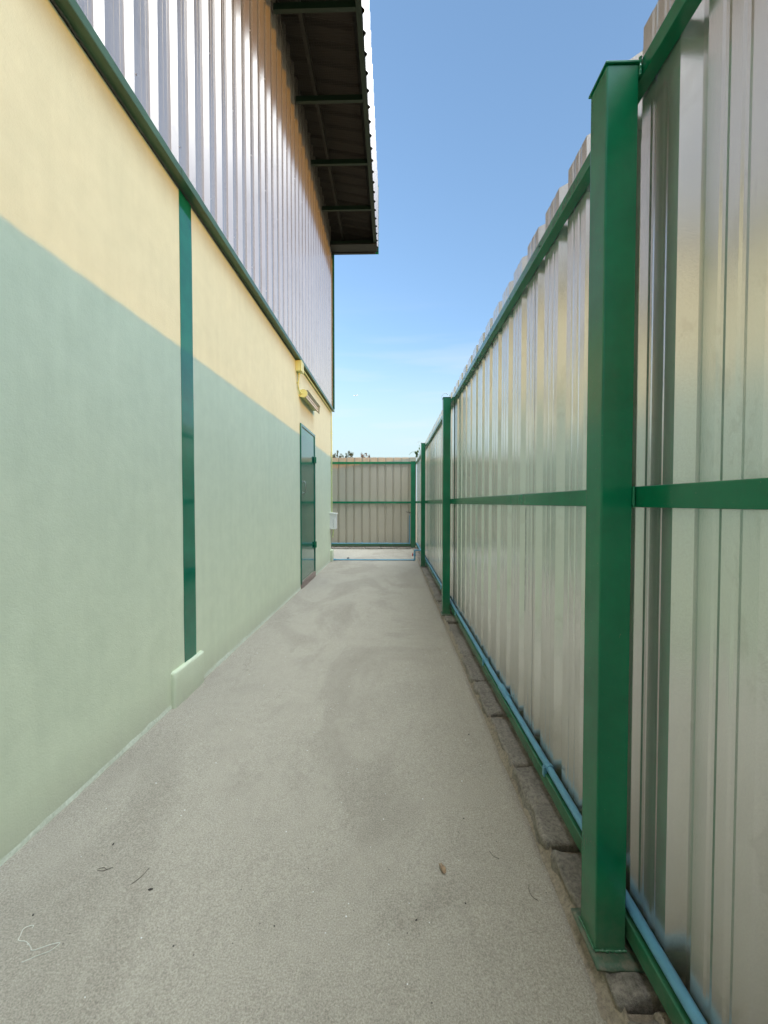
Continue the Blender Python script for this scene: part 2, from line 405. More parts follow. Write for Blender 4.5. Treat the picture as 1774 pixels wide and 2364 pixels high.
# cladding sheets
p = .2
y = Y0
k = 0
while y < Y1 - .01:
    y1 = min(y + 4 * p + .03, Y1)
    off = .0015 * (k % 2)
    prof = rib_profile(y, y1, p, 1.81, .029, .028, .022)
    sheet_mesh(prof, lambda s, d, e: (-1.332 + off + d, s, 3.285 if e == 0 else 7.05)).build('cladding_sheet', M['clad'], bd)
    y += 4 * p; k += 1
mb = MB(); mb.box(-6, -1.338, Y0, Y1 - .005, 3.238, 6.98); mb.build('upper_wall', M['clad'], bd)
mb = MB(); mb.box(-1.345, -1.262, Y1 + .001, Y1 + .006, 3.27, 6.56); mb.box(-1.2655, -1.262, Y1 - .035, Y1 + .0005, 3.27, 6.56); mb.build('corner_trim', M['green'], bd)
mb = MB(); mb.box(-1.39, -1.356, Y0, Y1 - .002, 3.2235, 3.237); mb.build('gap_shade_strip', M['dark'], bd)  # added dark strip, its colour draws the shadow line under the flashing
# tiny screws on cladding
mb = MB()
for z in (3.42, 4.43, 5.54, 6.3):
    for kk in range(-5, 34, 2):
        yc = 1.81 + kk * p - .035
        mb.tube([(-1.306, yc, z), (-1.300, yc, z)], .005, 6)
mb.build('cladding_screws', M['steel'], bd, kind='stuff')

# eave
EX = -.345
mb = MB(); mb.box(EX - .062, EX - .001, Y0, Y1 - .055, 6.597, 6.70, .003); mb.build('eave_beam', M['green_dark'], bd)
y = Y0; k = 0
while y < Y1 - .02:
    y1 = min(y + 4 * .205 + .03, Y1 - .008); off = .0015 * (k % 2)
    prof = rib_profile(y, y1, .205, 4.36, .026, .024, .020)
    sheet_mesh(prof, lambda s, d, e: (EX + .004 + off + d, s, 6.618 if e == 0 else 7.85)).build('fascia_sheet', M['clad'], bd)
    y += 4 * .205; k += 1
mb = MB(); mb.box(EX - .03, EX + .034, Y1 - .006, Y1 + .004, 6.56, 7.99); mb.box(EX + .0305, EX + .034, Y1 - .05, Y1 - .0065, 6.60, 7.99); mb.build('fascia_trim', M['green'], bd)
mb = MB(); mb.box(-1.42, EX - .031, Y1 - .05, Y1 + .004, 6.56, 7.9); mb.build('barge_board', M['dark'], bd)
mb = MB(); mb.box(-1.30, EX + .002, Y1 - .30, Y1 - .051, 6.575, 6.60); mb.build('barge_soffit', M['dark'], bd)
for yb in (-6.2, -4.3, -2.38, -.48, .475, 1.43, 2.385, 3.335, 4.29, 5.245, 6.20, 7.15, 8.09):
    mb = MB(); mb.box(-1.302, EX - .063, yb - .02, yb + .02, 6.587, 6.66, .002); mb.build('eave_bracket', M['green_dark'], bd)
mb = MB(); mb.box(-1.08, -1.035, Y0, Y1 - .06, 6.78, 6.88); mb.build('purlin', M['dark'], bd)
prof = rib_profile(Y0, Y1 - .06, .21, .1, .03)
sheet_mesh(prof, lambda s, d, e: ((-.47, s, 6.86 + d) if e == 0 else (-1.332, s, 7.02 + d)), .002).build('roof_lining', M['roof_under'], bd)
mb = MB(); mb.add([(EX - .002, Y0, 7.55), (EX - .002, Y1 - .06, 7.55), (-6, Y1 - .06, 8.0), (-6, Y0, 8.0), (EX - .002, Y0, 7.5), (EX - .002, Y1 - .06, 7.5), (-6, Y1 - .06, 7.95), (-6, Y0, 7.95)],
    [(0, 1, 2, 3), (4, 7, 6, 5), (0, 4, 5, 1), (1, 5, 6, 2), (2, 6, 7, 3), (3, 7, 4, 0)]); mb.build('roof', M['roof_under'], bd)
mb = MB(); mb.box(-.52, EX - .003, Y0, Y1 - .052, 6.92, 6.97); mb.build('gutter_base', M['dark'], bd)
mb = MB()
for i in range(31): 
    x = -1.29 + i * (.88 / 30); mb.box(x - .001, x + .001, 1.5, Y1 - .3, 6.662, 6.664)
for i in range(230):
    yq = 1.5 + i * .0285; mb.box(-1.29, -.41, yq - .001, yq + .001, 6.6645, 6.6665)
mb.build('bird_mesh', M['wire'], bd, kind='stuff')

# door
dr = MB(); dr.box(WX, WX + .010, 5.615, 6.535, .095, 2.36, .002); door = dr.build('door', M['green_door'], bd)
mb = MB(); mb.box(WX, WX + .022, 5.565, 5.610, .055, 2.405, .002); mb.box(WX, WX + .022, 6.540, 6.575, .055, 2.405, .002); mb.box(WX, WX + .0215, 5.611, 6.539, 2.366, 2.4045, .002)
mb.build('door_frame', M['green_door'], door)
for z in (1.975, .535):
    mb = MB(); mb.box(WX + .0225, WX + .034, 6.455, 6.60, z - .052, z + .052, .002); mb.tube([(WX + .036, 6.53, z - .05), (WX + .036, 6.53, z + .05)], .011, 10)
    mb.build('hinge', M['green'], door)
mb = MB(); mb.tube([(WX + .01, 5.68, 1.56), (WX + .04, 5.68, 1.565), (WX + .055, 5.68, 1.545), (WX + .055, 5.68, 1.415), (WX + .04, 5.68, 1.395), (WX + .01, 5.68, 1.40)], .007, 8)
mb.box(WX + .0103, WX + .014, 5.665, 5.695, 1.545, 1.58); mb.box(WX + .0103, WX + .014, 5.665, 5.695, 1.38, 1.415)
mb.build('handle', M['steel'], door)
mb = MB(); bm = bmesh.new(); bmesh.ops.create_cube(bm, size=1)
for v in bm.verts: v.co = Vector((WX + .008 + v.co.x * .03, 6.07 + v.co.y * .99, .02 + v.co.z * .12))
bmesh.ops.subdivide_edges(bm, edges=list(bm.edges), cuts=14, use_grid_fill=True)
for v in bm.verts: v.co += Vector((.010, .0, .008)) * noise.noise(v.co * 14)
bm.verts.index_update(); mb.add([v.co[:] for v in bm.verts], [[v.index for v in f.verts] for f in bm.faces]); bm.free()
mb.build('threshold', M['sill'], bd)

# ------------------------------------------------------------------ lamp, junction box, conduit, meter box
lt = thing('wall_lamp', 'cream twin-tube batten lamp high on the plastered wall above the green door', 'lamp', (-1.35, 5.55, 2.82))
mb = MB(); mb.box(WX, WX + .045, 5.56, 6.52, 2.80, 2.85, .004); mb.build('housing', M['yellow'], lt)
mb = MB()
mb.prism([(WX + .0455, 2.846), (WX + .046, 2.842), (WX + .118, 2.878), (WX + .117, 2.882)], 1, 5.575, 6.50)
mb.prism([(WX + .0455, 2.804), (WX + .046, 2.808), (WX + .105, 2.742), (WX + .103, 2.740)], 1, 5.575, 6.50)
mb.build('reflector', M['reflector'], lt)
for z in (2.835, 2.795):
    mb = MB(); mb.tube([(WX + .078, 5.58, z), (WX + .078, 6.48, z)], .013, 12); mb.build('tube', M['tube'], lt)
mb = MB(); poly = [(WX + .0, 2.775), (WX + .0, 2.865)] + [(WX + .06 + .06 * math.sin(a), 2.82 + .058 * math.cos(a)) for a in [math.pi * i / 12 for i in range(13)]]
mb.prism(poly, 1, 5.535, 5.5595); mb.build('end_cap', M['yellow'], lt)
mb = MB(); mb.prism([(WX + .046, 2.85), (WX + .12, 2.885), (WX + .108, 2.738), (WX + .046, 2.80)], 1, 6.501, 6.506); mb.build('end_plate', M['reflector'], lt)

jb = thing('junction_box', 'small cream junction box tucked under the green flashing above the lamp', 'electrical box', (-1.35, 5.41, 3.15))
mb = MB(); mb.box(WX, WX + .072, 5.335, 5.485, 3.075, 3.222, .006); mb.build('box', M['yellow'], jb)
mb = MB(); mb.box(WX + .0725, WX + .084, 5.33, 5.49, 3.07, 3.2215, .005); mb.build('lid', M['yellow'], jb)

cd = thing('conduit', 'cream painted conduit dropping from the junction box down to the batten lamp', 'conduit', (-1.35, 5.42, 3.0))
pts = [(WX + .03, 5.42, 3.076), (WX + .03, 5.42, 3.0), (WX + .022, 5.415, 2.95), (WX + .018, 5.41, 2.90), (WX + .018, 5.425, 2.865), (WX + .02, 5.465, 2.838), (WX + .025, 5.50, 2.825), (WX + .03, 5.536, 2.82)]
mb = MB(); mb.tube(pts, .011, 10); mb.build('pipe', M['yellow'], cd)
mb = MB(); mb.tube([(WX + .03, 5.42, 3.077), (WX + .03, 5.42, 3.045)], .016, 10); mb.build('gland', M['yellow'], cd); mb = MB(); mb.tube([(WX + .026, 5.505, 2.823), (WX + .03, 5.534, 2.82)], .016, 10); mb.build('gland', M['yellow'], cd)
mb = MB(); mb.box(WX, WX + .032, 5.39, 5.43, 2.926, 2.938, .002); mb.build('saddle_clip', M['yellow'], cd)

c2 = thing('conduit', 'long cream conduit running under the flashing and down the far corner of the building', 'conduit', (-1.35, 8.3, 1.0))
mb = MB(); mb.tube([(WX + .022, 5.486, 3.19), (WX + .022, 5.6, 3.205), (WX + .022, 8.25, 3.205), (WX + .022, 8.30, 3.195), (WX + .022, 8.325, 3.16), (WX + .022, 8.33, 3.1), (WX + .022, 8.33, 1.035)], .012, 10); mb.build('pipe', M['yellow'], c2)
for z in (2.75, 1.95, 1.35):
    mb = MB(); mb.box(WX, WX + .036, 8.305, 8.355, z - .008, z + .008, .002); mb.build('saddle_clip', M['yellow'], c2)
mb = MB(); mb.tube([(WX + .06, 8.27, .683), (WX + .06, 8.27, .60), (WX + .05, 8.28, .56), (WX + .045, 8.28, .50)], .014, 10); mb.build('tail_pipe', M['yellow'], c2)

bx = thing('breaker_box', 'white enamel breaker box with overhanging lid on the far corner of the building', 'electrical box', (-1.35, 8.26, .68))
mb = MB(); mb.box(WX, WX + .125, 8.17, 8.36, .685, 1.01, .004); mb.build('box', M['white'], bx)
mb = MB(); mb.prism([(WX - .0, 1.012), (WX + .15, 1.008), (WX + .15, 1.022), (WX - .0, 1.042)], 1, 8.155, 8.37); mb.build('lid', M['white'], bx)
mb = MB(); mb.box(WX + .1255, WX + .132, 8.178, 8.352, .695, 1.0, .002); mb.build('cover', M['white'], bx)
mb = MB()
sq = [(.06, .88), (.075, .90), (.08, .86), (.066, .84), (.082, .81), (.07, .77), (.085, .75), (.075, .72)]
mb.tube([(WX + a, 8.1692, z) for a, z in sq], .0022, 6); mb.build('scribble', M['ink'], bx)

# ------------------------------------------------------------------ right fence
RX0, RX1 = .622, .658
def post(parent, x0, y0, w, zb, zt, d=None):
    d = d or w
    mb = MB(); mb.box(x0, x0 + w, y0, y0 + d, zb + .008, zt - .004, .004); po = mb.build('post', M['green'], parent)
    mb = MB(); mb.box(x0 - .004, x0 + w + .003, y0 - .004, y0 + d + .004, zt - .0035, zt + .0015, .0006); mb.build('cap', M['green'], po)
    mb = MB(); vs = []
    bm = bmesh.new(); bmesh.ops.create_grid(bm, x_segments=10, y_segments=10, size=.5)
    for v in bm.verts:
        e = max(abs(v.co.x), abs(v.co.y)) > .49
        v.co = Vector((x0 + w / 2 + .005 + v.co.x * (w + .035), y0 + d / 2 - .003 + v.co.y * (d + .07), zb + .004 + (.0 if e else .003)))
        if e: v.co += Vector((noise.noise(v.co * 40), noise.noise(v.co * 43 + Vector((3, 0, 0))), 0)) * .003
        v.co.z += .0015 * noise.noise(v.co * 30)
    ext = bmesh.ops.extrude_face_region(bm, geom=list(bm.faces))
    for g in ext['geom']:
        if isinstance(g, bmesh.types.BMVert): g.co.z -= .006
    bm.verts.index_update(); mb.add([v.co[:] for v in bm.verts], [[v.index for v in f.verts] for f in bm.faces], True); bm.free()
    mb.build('base_plate', M['plate'], po)
    # weld beads around the foot
    mb = MB(); r = random.Random(int(y0 * 100) & 0xffff)
    pts = []
    for i in range(26):
        t = i / 25
        pts.append((x0 - .001 + t * (w + .002), y0 - .002, zb + .011 + r.uniform(-.001, .0015)))
    mb.tube(pts, .0035, 6, radii=[.003 + r.uniform(-.001, .0015) for _ in pts])
    pts = [(x0 - .002, y0 + t / 20 * d, zb + .011 + r.uniform(-.001, .0015)) for t in range(21)]
    mb.tube(pts, .0035, 6, radii=[.003 + r.uniform(-.001, .0015) for _ in pts]); mb.build('weld', M['green'], po)
    # weld of the rails on the outer side
    for z0, z1 in ((2.318, 2.362), (1.238, 1.292)):
        mb = MB(); pts = [(x0 + w + .002, y0 - .001, z0 + (z1 - z0) * i / 12) for i in range(13)]
        mb.tube(pts, .004, 6, radii=[.0038 + r.uniform(-.0014, .0018) for _ in pts])
        mb.build('rail_weld', M['green'], po)
    return po

def curb_top(y): return .056 - .0045 * max(0, y - 1)
fn = thing('metal_fence', 'tall corrugated metal fence on green posts running along the right of the path', 'fence', (.66, 0, 0))
PY = [-5.27, -2.13, 1.005, 4.15, 7.38, 10.66]
for i, y0 in enumerate(PY):
    post(fn, .535 if i < 5 else .492, y0, .08 if i < 5 else .123, curb_top(y0), [2.352, 2.352, 2.352, 2.375, 2.385, 2.39][i], .08)
for z0, z1, jn in ((2.318, 2.362, (-3.0, 2.9)), (1.238, 1.292, (-.6, 2.05)), (.088, .142, (-2.4, 3.6))):
    seams = [-8.5, jn[0], jn[1], 7.9, 10.78]
    for a, b_ in zip(seams, seams[1:]):
        mb = MB(); mb.box(RX0, RX1, a + .0006, b_ - .0006, z0, z1, .003); mb.build('rail', M['green'], fn)
PIT = .2185
y = -8.5; k = 0
starts = []
y = .925 - PIT * 44 + .03
while y < 10.80:
    y1 = min(y + 4 * PIT + .035, 10.80)
    if y1 > -8.6:
        off = .0014 * (k % 2); r = random.Random(k); top = 2.503 + r.uniform(-.004, .004) + .0006 * max(0, y)
        prof = rib_profile(y, y1, PIT, .925, .030, .028, .024)
        o = sheet_mesh(prof, lambda s, d, e: (RX1 + .0012 + off + d, s, -.04 if e == 0 else top)).build('sheet', M['sheet'], fn)
        if y < 1.93 < y1: printed = o
    y += 4 * PIT; k += 1
# printed line on one sheet: a column of small dark machine-printed characters, too small to read
mb = MB(); r = random.Random(3); z = 1.222
runs = [(.055, .8), (.06, .7), (.014, .4), (.07, .8), (.05, .7), (.035, .5), (.03, .5), (.02, .5), (.085, 1.0)]
yp = 1.93
for ln, dk in runs:
    zz = z
    while zz > z - ln:
        for q in range(3):
            a = r.uniform(-.0055, .003); mb.box(RX1 - .0000, RX1 + .0006, yp + a, yp + a + r.uniform(.002, .004), zz - r.uniform(.001, .0035), zz)
        zz -= .0058
    z -= ln + .012
mb.build('printed_line', M['ink'], printed)
# screws through the mid and top rails
mb = MB()
for yy in [.76, 1.2, 1.68, 2.1, 2.55, 2.98, 3.42, 3.86, 4.6, 5.1, 5.6, 6.1]:
    mb.tube([(RX0 - .003, yy, 2.34), (RX0 + .001, yy, 2.34)], .003, 6)
mb.build('screw_tips', M['black'], fn, kind='stuff')

# end fence
ef = thing('metal_fence', 'corrugated metal fence closing the far end of the path with three green rails', 'fence', (-.5, 10.7, 0))
EY = 10.70
y = -2.9; k = 0
x = -3.0
while x < .63:
    x1 = min(x + 4 * PIT + .035, .64)
    off = .0014 * (k % 2); r = random.Random(k + 50); top = 2.507 + r.uniform(-.003, .003)
    prof = rib_profile(x, x1, PIT, -1.093 + .03, .034, .007, .040)
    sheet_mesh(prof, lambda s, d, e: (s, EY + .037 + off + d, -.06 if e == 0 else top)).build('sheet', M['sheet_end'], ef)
    x += 4 * PIT; k += 1
for z0, z1 in ((2.325, 2.385), (1.230, 1.287), (.045, .108)):
    mb = MB(); mb.box(-3.0, .491, EY, EY + .036, z0, z1, .003); mb.build('rail', M['green'], ef)

# ------------------------------------------------------------------ block curbs
def rough_block(x0, x1, y0, y1, z0, z1, seed, amp=.008):
    bm = bmesh.new(); bmesh.ops.create_cube(bm, size=1)
    for v in bm.verts: v.co = Vector(((x0 + x1) / 2 + v.co.x * (x1 - x0), (y0 + y1) / 2 + v.co.y * (y1 - y0), (z0 + z1) / 2 + v.co.z * (z1 - z0)))
    bmesh.ops.bevel(bm, geom=list(bm.edges), offset=.014, segments=3, profile=.5, affect='EDGES')
    bmesh.ops.subdivide_edges(bm, edges=[e for e in bm.edges if e.calc_length() > .05], cuts=14, use_grid_fill=True)
    for v in bm.verts:
        q = v.co * 16 + Vector((seed * 7.1, 0, 0))
        v.co += Vector((noise.noise(q), noise.noise(q + Vector((9, 0, 0))), noise.noise(q + Vector((0, 9, 0))))) * amp
        q = v.co * 60; v.co += Vector((noise.noise(q), 0, noise.noise(q + Vector((5, 5, 0))))) * amp * .3
    bm.verts.index_update()
    mb = MB(); mb.add([v.co[:] for v in bm.verts], [[v.index for v in f.verts] for f in bm.faces], True); bm.free()
    return mb
cb = thing('block_curb', 'low curb of weathered brown concrete blocks under the right fence', 'curb', (.6, 0, 0))
y = .895 - .43 * 8; k = 0
rr = random.Random(5)
while y < 10.5:
    z = curb_top(y + .2)
    rough_block(.548 + rr.uniform(-.010, .006), .70, y + .009 + rr.uniform(0, .008), y + .421 - rr.uniform(0, .008), -.07, z + rr.uniform(-.014, .003), k, .013).build('block', M['block'], cb)
    y += .43; k += 1
mb = MB(); vs = []; yl = [-2.5 + i * .03 for i in range(432)]
for y in yl:
    w = .012 * noise.noise(Vector((y * 5, 0, 2))); h = .010 * noise.noise(Vector((y * 9, 4, 2)))
    zf = floor_z(.53, y)
    near = max(0, 1 - abs(y - .85) / .6) * .03
    vs += [(.520 - near + w, y, zf - .004), (.535 - near * .7 + w * .6, y, zf + .006 + h * .5), (.548, y, curb_top(y) * .45 + h), (.556, y, curb_top(y) * .72 + h), (.565, y, -.01)]
fs = [(j * 5 + i, j * 5 + i + 1, j * 5 + i + 6, j * 5 + i + 5) for j in range(len(yl) - 1) for i in range(4)]
mb.add(vs, fs, True); mb.build('mortar', M['mortar'], cb)
mb = MB()
y = .895 - .43 * 8
while y < 10.5:
    mb.box(.556, .70, y - .012, y + .012, -.05, curb_top(y) - .030); y += .43
mb.build('mortar_joint', M['mortar'], cb, kind='stuff')
rq = random.Random(21)
for i in range(11):
    a = rq.uniform(.505, .63); b_ = rq.uniform(.62, .955); sz = rq.uniform(.012, .030)
    zz = floor_z(.5, b_) if a < .55 else curb_top(b_) - .012
    rough_block(a - sz, a + sz * 1.1, b_ - sz * 1.3, b_ + sz, zz - .02, zz + sz * .55, 90 + i, .012).build('mortar_lump', M['mortar'], cb)
ec = thing('block_curb', 'low curb of brown blocks under the far end fence', 'curb', (-.6, 10.62, 0))
x = -2.9; k = 40
while x < .5:
    rough_block(x + .006, min(x + .42, .53), 10.50 + rr.uniform(-.008, .008), 10.80, -.09, .018 + rr.uniform(-.008, .004), k, .01).build('block', M['block'], ec)
    x += .426; k += 1
# ------------------------------------------------------------------ blue water pipe
PX, PZ, PR = .643, .160, .0135
wp = thing('water_pipe', 'pale blue plastic water pipe clipped along the fence rails with branch, valve and tap', 'pipe', (PX, 0, PZ))
def pz(y): return PZ - .0015 * max(0, y - 5) + .002 * math.sin(y * 2.1)
mb = MB(); mb.tube([(PX - .003 + .002 * math.sin(y * 1.3), y, pz(y)) for y in [-8 + .25 * i for i in range(75)] if y < 10.6], PR, 18); mb.build('pipe', M['pvc'], wp)
for yc in (-3.1, 2.218, 7.95):
    mb = MB(); mb.tube([(PX, yc - .07, pz(yc)), (PX, yc - .066, pz(yc)), (PX, yc + .066, pz(yc)), (PX, yc + .07, pz(yc))], .019, 18, radii=[.0165, .0185, .0185, .0165]); mb.build('coupling', M['pvc'], wp)
for yc in (-1.0, .45, 1.573, 2.65, 3.83, 5.0, 6.1, 7.2, 8.3, 9.4):
    z = pz(yc); mb = MB()
    arc = [(PX + .017 * math.cos(a), z + .017 * math.sin(a)) for a in [math.pi * (1.05 - 1.1 * i / 10) for i in range(11)]]
    arc = [(PX - .019, z - .018)] + arc + [(PX + .014, z - .018)]
    inn = [(PX + .0142 * math.cos(a), z + .0142 * math.sin(a)) for a in [math.pi * (-.05 + 1.1 * i / 10) for i in range(11)]]
    mb.prism(arc + [(PX + .0142, z - .016)] + inn + [(PX - .0150, z - .016)], 1, yc - .009, yc + .009)
    mb.box(PX - .026, PX - .019, yc - .009, yc + .009, .128, z + .008, .001)
    mb.build('clip', M['pvc'], wp)
# along the end fence + riser to tap
mb = MB(); mb.tube([(.455, 10.675, .125), (-2.9, 10.675, .120)], PR * .9, 14); mb.build('pipe', M['pvc'], wp)
for xc in (-.86, .02):
    mb = MB(); mb.box(xc - .012, xc + .012, 10.657, 10.699, .106, .146, .002); mb.build('clip', M['pvc'], wp)
mb = MB(); mb.tube([(.455, 10.675, .127), (.455, 10.675, .93)], PR * .9, 14); mb.tube([(.455, 10.675, .105), (.455, 10.675, .155)], .018, 14); mb.build('riser', M['pvc'], wp)
mb = MB(); mb.tube([(.455, 10.675, .90), (.455, 10.675, .955)], .019, 12); mb.tube([(.455, 10.675, .94), (.455, 10.63, .945), (.44, 10.60, .94), (.432, 10.59, .91)], .012, 10)
tp = mb.build('tap', M['steel'], wp)
mb = MB(); mb.tube([(.455, 10.63, .95), (.455, 10.63, .985)], .008, 8); mb.tube([(.50, 10.63, .975), (.455, 10.63, .988), (.40, 10.63, .99), (.355, 10.625, 1.0)], .007, 8); mb.build('tap_lever', M['black'], tp)
# floor crossing with upstand and red valve
mb = MB(); mb.tube([(-1.40, 8.37, .008), (.445, 8.37, .006), (.458, 8.37, .008), (.466, 8.37, .016), (.468, 8.37, .03), (.468, 8.37, .19), (.470, 8.37, .205), (.478, 8.37, .213), (.49, 8.37, .216), (.625, 8.37, .216), (.638, 8.37, .212), (.643, 8.37, .20), (.643, 8.37, .155)], PR * 1.05, 14); mb.build('floor_pipe', M['pvc'], wp)
for q in (((.43, 8.37, .007), (.468, 8.37, .007)), ((.468, 8.37, .0), (.468, 8.37, .045)), ((.468, 8.37, .18), (.468, 8.37, .225)), ((.46, 8.37, .216), (.50, 8.37, .216)), ((-1.345, 8.37, .008), (-1.25, 8.37, .008))):
    mb = MB(); mb.tube(q, .019, 12); mb.build('elbow', M['pvc'], wp)
mb = MB(); mb.tube([(.468, 8.37, .085), (.468, 8.37, .155)], .022, 12); mb.tube([(.468, 8.37, .12), (.430, 8.37, .12)], .013, 10); vv = mb.build('valve', M['pvc'], wp)
mb = MB(); mb.tube([(.432, 8.37, .12), (.412, 8.37, .12)], .03, 12); mb.box(.414, .43, 8.362, 8.378, .085, .155, .003); mb.build('valve_handle', M['red'], vv)

# ------------------------------------------------------------------ small litter on the path
def crumb(x, y, r, seed, label, mat=M['soil'], el=1.0, name='soil_crumb', cat='crumb'):
    bm = bmesh.new(); bmesh.ops.create_icosphere(bm, subdivisions=2, radius=1)
    z = floor_z(x, y); a = seed * 1.7
    for v in bm.verts:
        v.co *= 1 + .35 * noise.noise(v.co * 1.6 + Vector((seed, 0, 0)))
        px, py = v.co.x * r * el, v.co.y * r * .7
        v.co = Vector((x + px * math.cos(a) - py * math.sin(a), y + px * math.sin(a) + py * math.cos(a), z + r * .45 + v.co.z * r * .55))
    bm.verts.index_update(); mb = MB(); mb.add([v.co[:] for v in bm.verts], [[v.index for v in f.verts] for f in bm.faces], True); bm.free()
    o = mb.build(name, mat); o['label'] = label; o['category'] = cat; o['group'] = 'dark crumbs scattered on the path'
    return o
crumb(-1.024, 1.358, .0036, 1, 'small dark crumb on the path close to the plastered wall foot', el=1.5)
crumb(-.784, 1.199, .0048, 2, 'largest black crumb lying just right of the thin dark twig', el=1.6)
crumb(-1.09, 1.113, .0034, 3, 'black crumb on the path just above the curled white thread')
crumb(.07, 1.123, .0034, 4, 'dark crumb in the lower middle of the path, nearer of two')
crumb(.226, 1.176, .003, 5, 'dark crumb on the path between the dry leaf and the green post')
crumb(.41, 2.063, .0045, 6, 'dark crumb near the block curb, farther up the path')
crumb(-.35, 1.10, .0026, 7, 'tiny dark crumb at the lower middle left of the path')
crumb(-.62, 1.045, .0026, 8, 'tiny dark crumb right of the white thread at the lower edge')
crumb(.28, 1.50, .003, 9, 'tiny dark crumb beyond the dry leaf')
crumb(-1.02, 8.69, .028, 10, 'dark clump beyond the blue pipe crossing the far floor', el=1.4)
# dry leaf
x, y, z = .173, 1.288, floor_z(.173, 1.288) + .002
mb = MB(); vs = []
L, W = .040, .0085
for i in range(9):
    t = i / 8; w = W * (.5 + .5 * math.sin(math.pi * min(1, t * .9 + .15)))
    for j in (-1, 0, 1):
        vs.append((x + j * w - .010 * t, y - L / 2 + L * t, z + .006 * abs(j) + .004 * math.sin(t * 5)))
fs = [(i * 3 + j, i * 3 + j + 1, (i + 1) * 3 + j + 1, (i + 1) * 3 + j) for i in range(8) for j in range(2)]
mb.add(vs, fs, True); o = mb.build('dry_leaf', M['leafdry']); o['label'] = 'small curled brown dry leaf lying on the path'; o['category'] = 'leaf'
# thread
def polyline(pts, n=8):
    P = [Vector(p) for p in pts]; out = []
    for i in range(len(P) - 1):
        p0 = P[max(0, i - 1)]; p1 = P[i]; p2 = P[i + 1]; p3 = P[min(len(P) - 1, i + 2)]
        for k in range(n):
            t = k / n; out.append(.5 * ((2 * p1) + (p2 - p0) * t + (2 * p0 - 5 * p1 + 4 * p2 - p3) * t * t + (3 * p1 - p0 - 3 * p2 + p3) * t ** 3))
    out.append(P[-1]); return out
th = [(-1.058, 1.077), (-1.062, 1.084), (-1.072, 1.082), (-1.082, 1.074), (-1.075, 1.058), (-1.068, 1.045), (-1.045, 1.043), (-1.018, 1.030), (-1.005, 1.022), (-.975, 1.034), (-.945, 1.042), (-.955, 1.022), (-.98, 1.010), (-1.008, .994)]
mb = MB(); mb.tube([(a, b_, floor_z(a, b_) + .0022) for a, b_, *_ in polyline([(p[0], p[1], 0) for p in th])], .0009, 6); o = mb.build('thread', M['thread']); o['label'] = 'curled pale thread lying at the lower left of the path'; o['category'] = 'thread'
def twig(name, pts, r, label):
    mb = MB(); mb.tube([(a, b_, floor_z(a, b_) + r + .001) for a, b_, *_ in polyline([(p[0], p[1], 0) for p in pts])], r, 6)
    o = mb.build(name, M['twig']); o['label'] = label; o['category'] = 'twig'
twig('twig', [(-.835, 1.272), (-.842, 1.24), (-.857, 1.215)], .0009, 'thin dark slightly bent twig on the path left of the biggest crumb')
twig('twig', [(.345, 1.36), (.355, 1.34), (.372, 1.33)], .0009, 'thin dark twig on the path right of the dry leaf')
twig('twig', [(.445, 1.24), (.438, 1.22), (.442, 1.20), (.455, 1.19)], .0009, 'curved thin twig on the path beside the nearest curb block')
twig('twig', [(-1.005, 1.262), (-.99, 1.268), (-.975, 1.262), (-.96, 1.27), (-.985, 1.256), (-1.005, 1.258)], .0008, 'crumpled loop of dark fibre on the path left of the straight twig')
# pale paint flecks
mb = MB(); r = random.Random(11)
for i in range(70):
    fx = r.uniform(-1.2, .45); fy = r.uniform(.9, 3.2); s = r.uniform(.0009, .0022); z = floor_z(fx, fy)
    mb.box(fx - s, fx + s, fy - s * .8, fy + s * .8, z + .0006, z + .0022)
mb.build('paint_flecks', M['white'], kind='stuff', label='tiny white paint flecks scattered over the path', category='flecks')

# ------------------------------------------------------------------ plants
def leaf_cloud(mb, c, rad, n, size, rng, squash=(1, 1, 1)):
    for _ in range(n):
        d = Vector((rng.gauss(0, 1), rng.gauss(0, 1), rng.gauss(0, 1))).normalized() * (rng.random() ** .45)
        p = Vector(c) + Vector((d.x * rad * squash[0], d.y * rad * squash[1], d.z * rad * squash[2]))
        u = Vector((rng.gauss(0, 1), rng.gauss(0, 1), rng.gauss(0, 1))).normalized()
        w = u.cross(Vector((rng.gauss(0, 1), rng.gauss(0, 1), rng.gauss(0, 1)))).normalized(); s = size * rng.uniform(.6, 1.3)
        mb.add([p - u * s, p - w * s * .35, p + u * s, p + w * s * .35], [(0, 1, 2, 3)])
def shrub(x, y, top, label, sprays, mat, seed):
    rng = random.Random(seed)
    t = thing('shrub', label, 'shrub', (x, y, -.06), 'shrubs beyond the end fence')
    mb = MB(); cr = MB()
    mb.tube([(x, y, -.06), (x + .02, y, .9), (x, y, 1.7)], .03, 8, radii=[.04, .03, .02])
    leaf_cloud(cr, (x, y, 1.8), .62, 1500, .05, rng, (1.1, .9, 1.1))
    for dx, h in sprays:
        p0 = Vector((x + dx * .3, y, 1.9)); p1 = Vector((x + dx, y + rng.uniform(-.15, .15), h))
        q = [p0.lerp(p1, i / 5) + Vector((0, 0, .05 * math.sin(math.pi * i / 5))) for i in range(6)]
        mb.tube(q, .006, 6, radii=[.010, .008, .006, .005, .004, .002])
        for i in range(46):
            tt = rng.uniform(.45, 1.02); c = p0.lerp(p1, tt)
            leaf_cloud(cr, c, .085 * (1.25 - tt) + .02, 3, .040, rng)
    mb.build('stems', M['bark'], t); cr.build('foliage', mat, t)
shrub(-2.15, 13.6, 3, 'olive shrub tips showing over the end fence beside the building corner', [(-.06, 3.10), (.08, 2.98), (.2, 3.03), (.32, 2.97), (-.25, 3.0), (.02, 2.93)], M['foliage'], 1)
